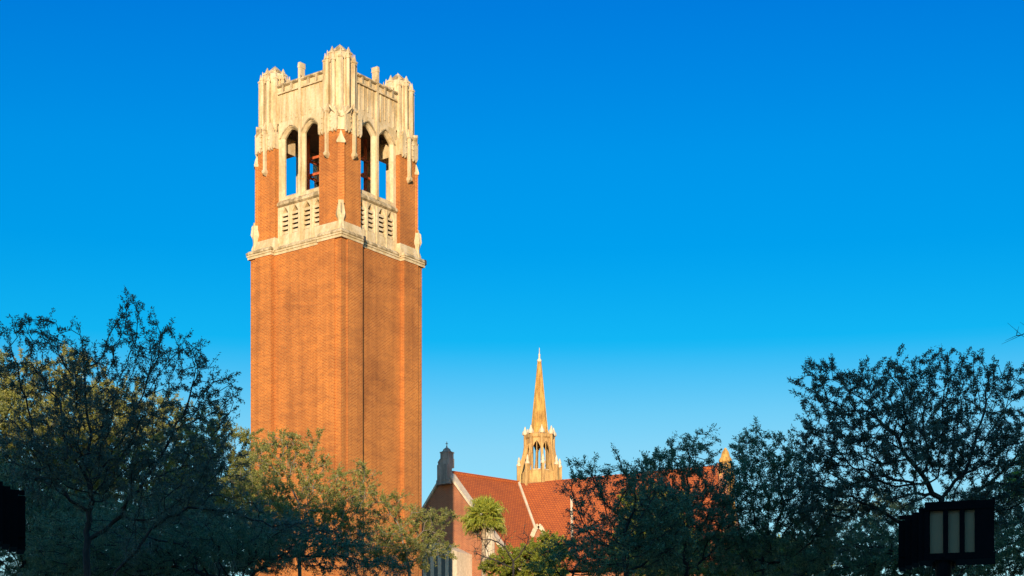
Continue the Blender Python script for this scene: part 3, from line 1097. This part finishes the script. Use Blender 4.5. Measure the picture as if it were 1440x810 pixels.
def make_tree(name, label, Y, base_px, blobs, fork, seed, n_attr=520, step=.33, kill=.5, leaf=(.10, .037), twigs=3, per=13,
              tw_len=.45, mat=None, bark=None, moss=0, ball=0, dens=1.0, group=None, depth=.9, cat="tree", rtip=.009, twig_r=.0065, lean=.0, droop=.15, dY=0.0):
    """blobs: crown masses as (px,py,rx,ry[,weight[,depth offset]]) in photo pixels at depth Y, turned into metres"""
    rng = np.random.default_rng(seed)
    if per > 1:
        n_attr = int(n_attr * NA * dens); kill *= NK / dens ** .4; step *= NS; per = per * NP; tw_len *= .8
        leaf = (leaf[0] * LS, leaf[1] * LS)
        moss = int(moss * .8)
    k = Y / F
    bx = P(base_px, HY, Y)
    root = empty(name, (bx[0], Y, 0))
    O = np.array([bx[0], Y, 0])
    bl = []
    for b_ in blobs:
        c = P(b_[0], b_[1], Y) - O
        rx, rz = b_[2] * k, b_[3] * k
        ry = max(rx, rz) * depth
        dy = b_[5] if len(b_) > 5 else rng.uniform(-.35, .35) * ry
        bl.append((c[0], dy, c[2], rx, ry, rz, b_[4] if len(b_) > 4 else 1.0))
    att = sample_blobs(rng, bl, n_attr)
    fk = P(fork[0], fork[1], Y) - O
    nt_ = 14
    tpts = []
    for i in range(nt_ + 1):
        s = i / nt_
        q = fk * s
        q[0] = fk[0] * (s ** 1.5) + math.sin(s * 5 + seed) * .12 * (1 - s) * s * 4
        q[1] = math.cos(s * 4 + seed) * .12 * s
        tpts.append(q)
    # sub-step the upper third
    nodes, par = colonize(rng, tpts, att, step, kill)
    n = len(nodes)
    rad = np.zeros(n)
    ch = np.zeros(n, int)
    for i in range(1, n): ch[par[i]] += 1
    ex = 2.35
    acc = np.zeros(n)
    for i in range(n - 1, -1, -1):
        if ch[i] == 0: acc[i] = rtip ** ex
        acc[i] += 0
        if i > 0: acc[par[i]] += acc[i] * 1.004
    rad = acc ** (1 / ex)
    rad = np.minimum(rad, .42)
    V, Q = tubes(nodes, par, rad)
    # twigs at thin nodes
    thin = np.where((rad < rtip * 2.6) & (np.arange(n) > nt_))[0]
    reps = np.repeat(thin, twigs)
    m = len(reps)
    dirn = nodes[reps] - nodes[par[reps]]
    dirn /= np.linalg.norm(dirn, axis=1)[:, None] + 1e-9
    td_ = dirn + rng.normal(size=(m, 3)) * .75
    td_ /= np.linalg.norm(td_, axis=1)[:, None]
    tl = tw_len * (.4 + .9 * rng.random(m))
    a_ = nodes[reps]
    b_ = a_ + td_ * tl[:, None]
    V2, Q2 = sticks(a_, b_, np.full(m, twig_r))
    Vt = np.concatenate([V, V2]); Qt = np.concatenate([Q, Q2 + len(V)])
    np_mesh("trunk", Vt, Qt, bark or BARK, root, True)
    if per > 0:
        clump = rng.random(m)
        cnt = np.maximum(0, (per * (.35 + 1.3 * clump))).astype(int)
        ri = np.repeat(np.arange(m), cnt)
        t_ = rng.random(len(ri)) ** .7
        pp_ = a_[ri] + td_[ri] * (tl[ri] * (.12 + .95 * t_))[:, None] + rng.normal(size=(len(ri), 3)) * .025
        ld = td_[ri] * .7 + rng.normal(size=(len(ri), 3)) * .75
        ld[:, 2] -= droop
        ln = leaf[0] * (.6 + .8 * rng.random(len(ri)))
        wd = leaf[1] * (.7 + .6 * rng.random(len(ri)))
        V3, Q3 = leaves(rng, pp_, ld, ln, wd)
        np_mesh("crown", V3, Q3, mat or LEAF_OAK, root)
    if moss:
        cand = np.where((rad > rtip * 1.2) & (rad < rtip * 12) & (np.arange(n) > nt_))[0]
        pick = rng.choice(cand, size=min(moss, len(cand)), replace=False)
        per_m = 26
        ri = np.repeat(pick, per_m)
        p0 = nodes[ri] + rng.normal(size=(len(ri), 3)) * np.array([.10, .10, .05])
        ll = np.repeat(rng.uniform(.15, .6, len(pick)), per_m) * rng.uniform(.3, 1.0, len(ri))
        dd = rng.normal(size=(len(ri), 3)) * .28; dd[:, 2] = -1
        V4, Q4 = leaves(rng, p0, dd, ll, np.full(len(ri), .014))
        np_mesh("spanish_moss", V4, Q4, MOSS, root)
    if ball:
        cand = np.where((rad > rtip * 1.6) & (rad < rtip * 9) & (np.arange(n) > nt_))[0]
        pick = rng.choice(cand, size=min(ball, len(cand)), replace=False)
        sz = rng.uniform(.07, .2, len(pick))
        ri = np.repeat(np.arange(len(pick)), 170)
        p0 = nodes[pick[ri]] + rng.normal(size=(len(ri), 3)) * (sz[ri] * .55)[:, None] * np.array([1.3, 1.0, .8])
        dd = rng.normal(size=(len(ri), 3))
        V5, Q5 = leaves(rng, p0, dd, sz[ri] * rng.uniform(.5, 1.3, len(ri)), np.full(len(ri), .016))
        np_mesh("ball_moss", V5, Q5, LEAF_SKY, root)
    tag(root, label, cat, group)
    return root


NA, NK, NS, NP, LS = 4.6, .64, .78, 3.0, .62
GL = "dark trees in the foreground"
# --- left
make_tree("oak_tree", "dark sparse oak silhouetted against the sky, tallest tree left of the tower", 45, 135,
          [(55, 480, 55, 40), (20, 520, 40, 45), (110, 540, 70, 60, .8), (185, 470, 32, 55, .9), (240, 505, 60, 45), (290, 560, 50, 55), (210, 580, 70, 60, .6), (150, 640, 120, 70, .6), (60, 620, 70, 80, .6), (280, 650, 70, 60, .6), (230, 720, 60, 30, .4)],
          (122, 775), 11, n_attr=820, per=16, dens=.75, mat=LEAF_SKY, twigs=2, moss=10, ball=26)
make_tree("oak_tree", "sunlit olive oak at the left edge of the view behind the dark sparse oak", 74, 40,
          [(0, 540, 60, 45), (45, 560, 60, 50), (110, 540, 55, 50, .9), (60, 640, 110, 90)], (40, 760), 12, dens=.48, n_attr=600, per=22, leaf=(.14, .055), tw_len=.6, moss=50)
make_tree("oak_tree", "golden green oak behind the middle of the dark sparse oak", 72, 195,
          [(170, 580, 70, 45), (215, 590, 60, 45), (150, 660, 100, 80), (240, 680, 90, 70)], (195, 770), 13, dens=.48, n_attr=520, per=22, leaf=(.14, .055), tw_len=.6, moss=50)
make_tree("oak_tree", "yellowish oak leaning on the tower's left corner, between the sparse oak and the tower", 68, 310,
          [(290, 610, 48, 40), (330, 630, 40, 35), (300, 690, 80, 60), (350, 720, 60, 60)], (310, 775), 14, dens=.48, n_attr=480, per=24, leaf=(.13, .05), tw_len=.55, moss=30)
make_tree("oak_tree", "broad olive oak in front of the tower shaft, half in evening shade", 62, 420,
          [(400, 640, 60, 35), (435, 625, 30, 22), (370, 690, 60, 50), (480, 690, 55, 32), (515, 665, 22, 16, .8), (440, 740, 90, 50)], (420, 775), 15, dens=.6, n_attr=620, per=15, leaf=(.11, .042), tw_len=.45, moss=25, bark=BARK_P)
make_tree("oak_tree", "open crowned sunlit oak at the tower's right foot beside the church gable", 66, 585,
          [(585, 735, 40, 22), (615, 735, 24, 22), (545, 715, 30, 22, .8), (560, 775, 60, 30), (615, 770, 26, 22)], (575, 800), 16, n_attr=330, per=14, leaf=(.11, .042), tw_len=.42, bark=BARK_P)
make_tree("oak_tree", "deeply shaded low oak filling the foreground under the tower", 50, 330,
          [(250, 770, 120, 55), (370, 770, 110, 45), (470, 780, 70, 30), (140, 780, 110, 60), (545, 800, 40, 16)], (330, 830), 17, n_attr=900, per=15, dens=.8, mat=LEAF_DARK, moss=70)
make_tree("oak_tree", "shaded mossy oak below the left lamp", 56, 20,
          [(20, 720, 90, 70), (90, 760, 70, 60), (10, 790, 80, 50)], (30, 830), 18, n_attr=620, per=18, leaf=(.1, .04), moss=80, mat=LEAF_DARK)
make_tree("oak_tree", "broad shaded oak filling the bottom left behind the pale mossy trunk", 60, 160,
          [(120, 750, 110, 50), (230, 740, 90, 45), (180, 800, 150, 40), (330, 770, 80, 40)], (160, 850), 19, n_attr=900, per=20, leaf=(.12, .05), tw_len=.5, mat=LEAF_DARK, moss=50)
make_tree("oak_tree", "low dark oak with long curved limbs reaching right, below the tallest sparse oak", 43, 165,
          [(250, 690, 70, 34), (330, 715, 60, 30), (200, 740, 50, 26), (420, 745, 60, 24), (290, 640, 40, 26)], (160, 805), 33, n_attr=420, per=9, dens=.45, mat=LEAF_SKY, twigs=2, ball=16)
# --- right
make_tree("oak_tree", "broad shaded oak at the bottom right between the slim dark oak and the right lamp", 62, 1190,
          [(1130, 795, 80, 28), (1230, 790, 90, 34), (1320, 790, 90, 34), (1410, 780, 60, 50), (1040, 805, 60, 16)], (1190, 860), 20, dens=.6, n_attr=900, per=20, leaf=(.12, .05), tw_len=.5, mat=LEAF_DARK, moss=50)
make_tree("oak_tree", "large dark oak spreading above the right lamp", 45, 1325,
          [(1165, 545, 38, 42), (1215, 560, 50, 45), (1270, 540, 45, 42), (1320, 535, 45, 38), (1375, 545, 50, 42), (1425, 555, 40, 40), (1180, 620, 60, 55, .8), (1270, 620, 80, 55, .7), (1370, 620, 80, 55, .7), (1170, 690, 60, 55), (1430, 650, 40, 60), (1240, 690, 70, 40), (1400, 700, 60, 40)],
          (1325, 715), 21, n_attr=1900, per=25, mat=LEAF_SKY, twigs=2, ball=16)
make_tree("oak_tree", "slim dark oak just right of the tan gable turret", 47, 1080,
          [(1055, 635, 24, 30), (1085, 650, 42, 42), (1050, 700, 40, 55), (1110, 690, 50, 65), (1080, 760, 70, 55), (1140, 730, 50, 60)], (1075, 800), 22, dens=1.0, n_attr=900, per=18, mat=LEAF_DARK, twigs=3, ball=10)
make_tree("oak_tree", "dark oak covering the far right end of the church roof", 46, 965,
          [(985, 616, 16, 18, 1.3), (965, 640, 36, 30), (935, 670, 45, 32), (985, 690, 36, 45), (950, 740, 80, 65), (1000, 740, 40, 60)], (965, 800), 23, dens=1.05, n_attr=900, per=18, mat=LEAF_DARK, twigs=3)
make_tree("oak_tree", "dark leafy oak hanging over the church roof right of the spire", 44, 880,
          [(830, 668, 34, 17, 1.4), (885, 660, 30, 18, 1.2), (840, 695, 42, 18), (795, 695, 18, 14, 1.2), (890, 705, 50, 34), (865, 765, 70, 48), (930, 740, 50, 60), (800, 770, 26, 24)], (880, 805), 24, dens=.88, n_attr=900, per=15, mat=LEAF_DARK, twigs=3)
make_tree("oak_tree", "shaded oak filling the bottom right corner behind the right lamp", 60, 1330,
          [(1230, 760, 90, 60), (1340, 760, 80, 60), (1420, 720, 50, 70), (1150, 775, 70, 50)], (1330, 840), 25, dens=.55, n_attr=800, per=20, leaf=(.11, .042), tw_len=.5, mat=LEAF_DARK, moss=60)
make_tree("oak_tree", "shaded oak low in the middle of the right-hand trees", 58, 1010,
          [(960, 790, 80, 30), (1040, 785, 80, 35), (890, 795, 50, 22)], (1000, 840), 26, n_attr=520, per=20, leaf=(.10, .04))
make_tree("elm_tree", "yellow-green sunlit tree glimpsed through the dark oaks at the church roof's right end", 84, 915,
          [(905, 715, 38, 32), (940, 720, 30, 30), (925, 775, 60, 40)], (915, 810), 27, n_attr=360, per=22, leaf=(.16, .075), tw_len=.5, mat=LEAF_YEL)
make_tree("elm_tree", "low sunlit tree in the gap below the slim dark oak", 84, 1100,
          [(1095, 785, 45, 30), (1130, 790, 35, 25)], (1100, 840), 28, n_attr=220, per=22, leaf=(.16, .075), tw_len=.5, mat=LEAF_YEL)
make_tree("elm_tree", "bright yellow-green tree crown at the bottom centre under the palm", 86, 735,
          [(735, 788, 40, 20), (700, 797, 26, 14), (772, 775, 26, 24), (745, 805, 50, 14)], (735, 830), 29, n_attr=320, per=22, leaf=(.15, .07), tw_len=.42, mat=LEAF_YEL)
make_tree("oak_tree", "mid green half-lit oak under the small white dormer arch", 60, 805,
          [(800, 782, 36, 24), (780, 795, 36, 18), (840, 790, 40, 24)], (805, 830), 30, n_attr=300, per=16, leaf=(.10, .04), tw_len=.4)
make_tree("bare_tree", "leafless dark twiggy tree in front of the church roof", 66, 722,
          [(735, 750, 22, 16), (700, 770, 30, 24), (745, 775, 22, 22), (672, 770, 12, 40, .8)], (722, 800), 31, n_attr=110, step=.28, kill=.4, per=1, leaf=(.06, .03), tw_len=.4, mat=LEAF_DARK, rtip=.012, twig_r=.009)
make_tree("bare_tree", "bare twigs reaching in at the upper right edge", 38, 1500,
          [(1440, 485, 34, 18), (1425, 455, 25, 14), (1500, 520, 40, 60)], (1500, 620), 32, n_attr=60, step=.22, kill=.35, per=1, leaf=(.06, .025), tw_len=.35, mat=LEAF_DARK)


# ------------------------------------------------------------------ palms
def make_palm(label, px, py, Y, crown_px, seed, n_fr=46, tip_px=None):
    rng = np.random.default_rng(seed)
    c = P(px, py, Y)
    k = Y / F
    root = empty("sabal_palm", (c[0], Y, 0))
    tr = MB()
    rings = []
    hh = c[2]
    for i in range(40):
        z = hh * i / 39
        r_ = .10 + .012 * ((i % 2) * 2 - 1) + (.06 if i < 2 else 0)
        rings.append([(r_ * math.cos(q * PI / 5) + .06 * math.sin(z * .3), r_ * math.sin(q * PI / 5), z) for q in range(10)])
    tr.loft(rings)
    for i in range(26):                       # old leaf bases under the crown
        z = hh - .15 - rng.random() * 1.3
        an = rng.random() * 2 * PI
        tr.bar((.09 * math.cos(an), .09 * math.sin(an), z), (.2 * math.cos(an), .2 * math.sin(an), z + .2), .04, .025)
    tr.build("trunk", PTRUNK, root)
    Rm = crown_px * k
    A_, D_, Ln = [], [], []
    sa, sb = [], []
    for f in range(n_fr):
        el = rng.uniform(-.6, 1.5)
        an = f * 2.39996 + rng.normal() * .2
        d = np.array([math.cos(an) * math.cos(el), math.sin(an) * math.cos(el), math.sin(el)])
        plen = Rm * rng.uniform(.42, .58)
        hub = np.array([0, 0, hh]) + d * plen - np.array([0, 0, .06])
        sa.append(np.array([0, 0, hh - .1])); sb.append(hub)
        side = np.cross(d, [0, 0, 1]); side /= np.linalg.norm(side) + 1e-9
        nb_ = 26
        for q in range(nb_):
            th = (q / (nb_ - 1) - .5) * 3.6
            dd = d * math.cos(th) + side * math.sin(th)
            dd = dd + np.array([0, 0, -.28 + rng.normal() * .12])
            A_.append(hub); D_.append(dd)
            Ln.append(Rm * rng.uniform(.42, .6) * (1 - .25 * abs(th) / 1.8))
    A_, D_, Ln = np.array(A_), np.array(D_), np.array(Ln)
    V, Q = leaves(rng, A_, D_, Ln, Ln * .11)
    # drooping second half of every blade
    tipp = A_ + D_ / np.linalg.norm(D_, axis=1)[:, None] * (Ln * .8)[:, None]
    V2, Q2 = leaves(rng, tipp, D_ * .5 + np.array([0, 0, -.8]), Ln * .4, Ln * .05)
    V3, Q3 = sticks(np.array(sa), np.array(sb), np.full(len(sa), .018))
    np_mesh("fronds", np.concatenate([V, V2]), np.concatenate([Q, Q2 + len(V)]), LEAF_PALM, root)
    np_mesh("frond_stalks", V3, Q3, LEAF_PALM, root)
    tag(root, label, "palm tree")
    return root


make_palm("sunlit green fan palm standing in front of the church gable", 682, 728, 90, 34, 41, 78)
make_palm("dark fan palm with fronds entering at the right edge behind the right lamp", 1462, 670, 50, 52, 42)


# ------------------------------------------------------------------ lamps
def make_lamp(label, px, py, Y, ang, mirror, group):
    """post-top lamp: a box housing with three lens bays and stepped side fins"""
    c = P(px, py, Y)                        # centre of the head's underside over the post
    root = empty("post_lamp", (c[0], Y, 0), ang)
    sx = -1 if mirror else 1
    hb = c[2]                                # underside height
    def X(x0, x1): return tuple(sorted((sx * x0, sx * x1)))
    pst = MB().ngon_stack(0, 0, [(.16, 0), (.16, .25), (.085, .3), (.062, hb - .03), (.075, hb + .002)], 12)
    pst.build("post", BLACKP, root)
    hd = MB()
    h = .435
    x0, x1 = X(-.14, .385)
    hd.box(x0, x1, -.02, .25, hb, hb + h)
    hd.box(x0 - .004, x1 + .004, -.072, .255, hb + h - .055, hb + h + .01)
    hd.box(x0 - .008, x1 + .008, -.07, .258, hb - .012, hb + .04)
    q0, q1 = X(.275, .385)
    hd.box(q0, q1, -.068, -.02, hb + .04, hb + h - .055)
    for xx in (-.14, .003, .128, .243):
        a_, b_ = X(xx - .006, xx + .032)
        hd.box(a_, b_, -.068, -.02, hb + .04, hb + h - .055)
    hd.build("housing", BLACKP, root)
    for xa, xb in ((-.104, .0), (.036, .126), (.162, .238)):
        a_, b_ = X(xa, xb)
        MB().box(a_, b_, -.045, -.02, hb + .045, hb + h - .06).build("lens", LENS, root)
    for i in range(4):
        a_, b_ = X(-.20 - i * .055, -.16 - i * .055)
        zt_ = h - .03 - i * .018
        a_, b_ = X(-.192 - i * .055, -.1405 - i * .055)
        fnb = MB().box(a_, b_, -.04 + i * .07, .24 + i * .05, hb - .008 - i * .006, hb + zt_)
        fnb.build("side_fin", BLACKP, root)
    rail = MB()
    for zz in (.06, .36):
        a_, b_ = X(-.35, -.14)
        rail.box(a_, b_, .16, .19, hb + zz, hb + zz + .03)
    rail.build("fin_rail", BLACKP, root)
    MB().ngon_stack(0, .1, [(.09, hb - .05), (.09, hb - .012)], 12).build("mounting_plate", BLACKP, root)
    tag(root, label, "lamp", group)
    return root


make_lamp("black box shaped lamp with three pale lens panels on a post at the lower right", 1327, 787, 15.1, R(-14), False, "box lamps on posts")
make_lamp("black box shaped lamp cut off by the left edge of the view", -37, 759, 13.2, R(18), True, "box lamps on posts")
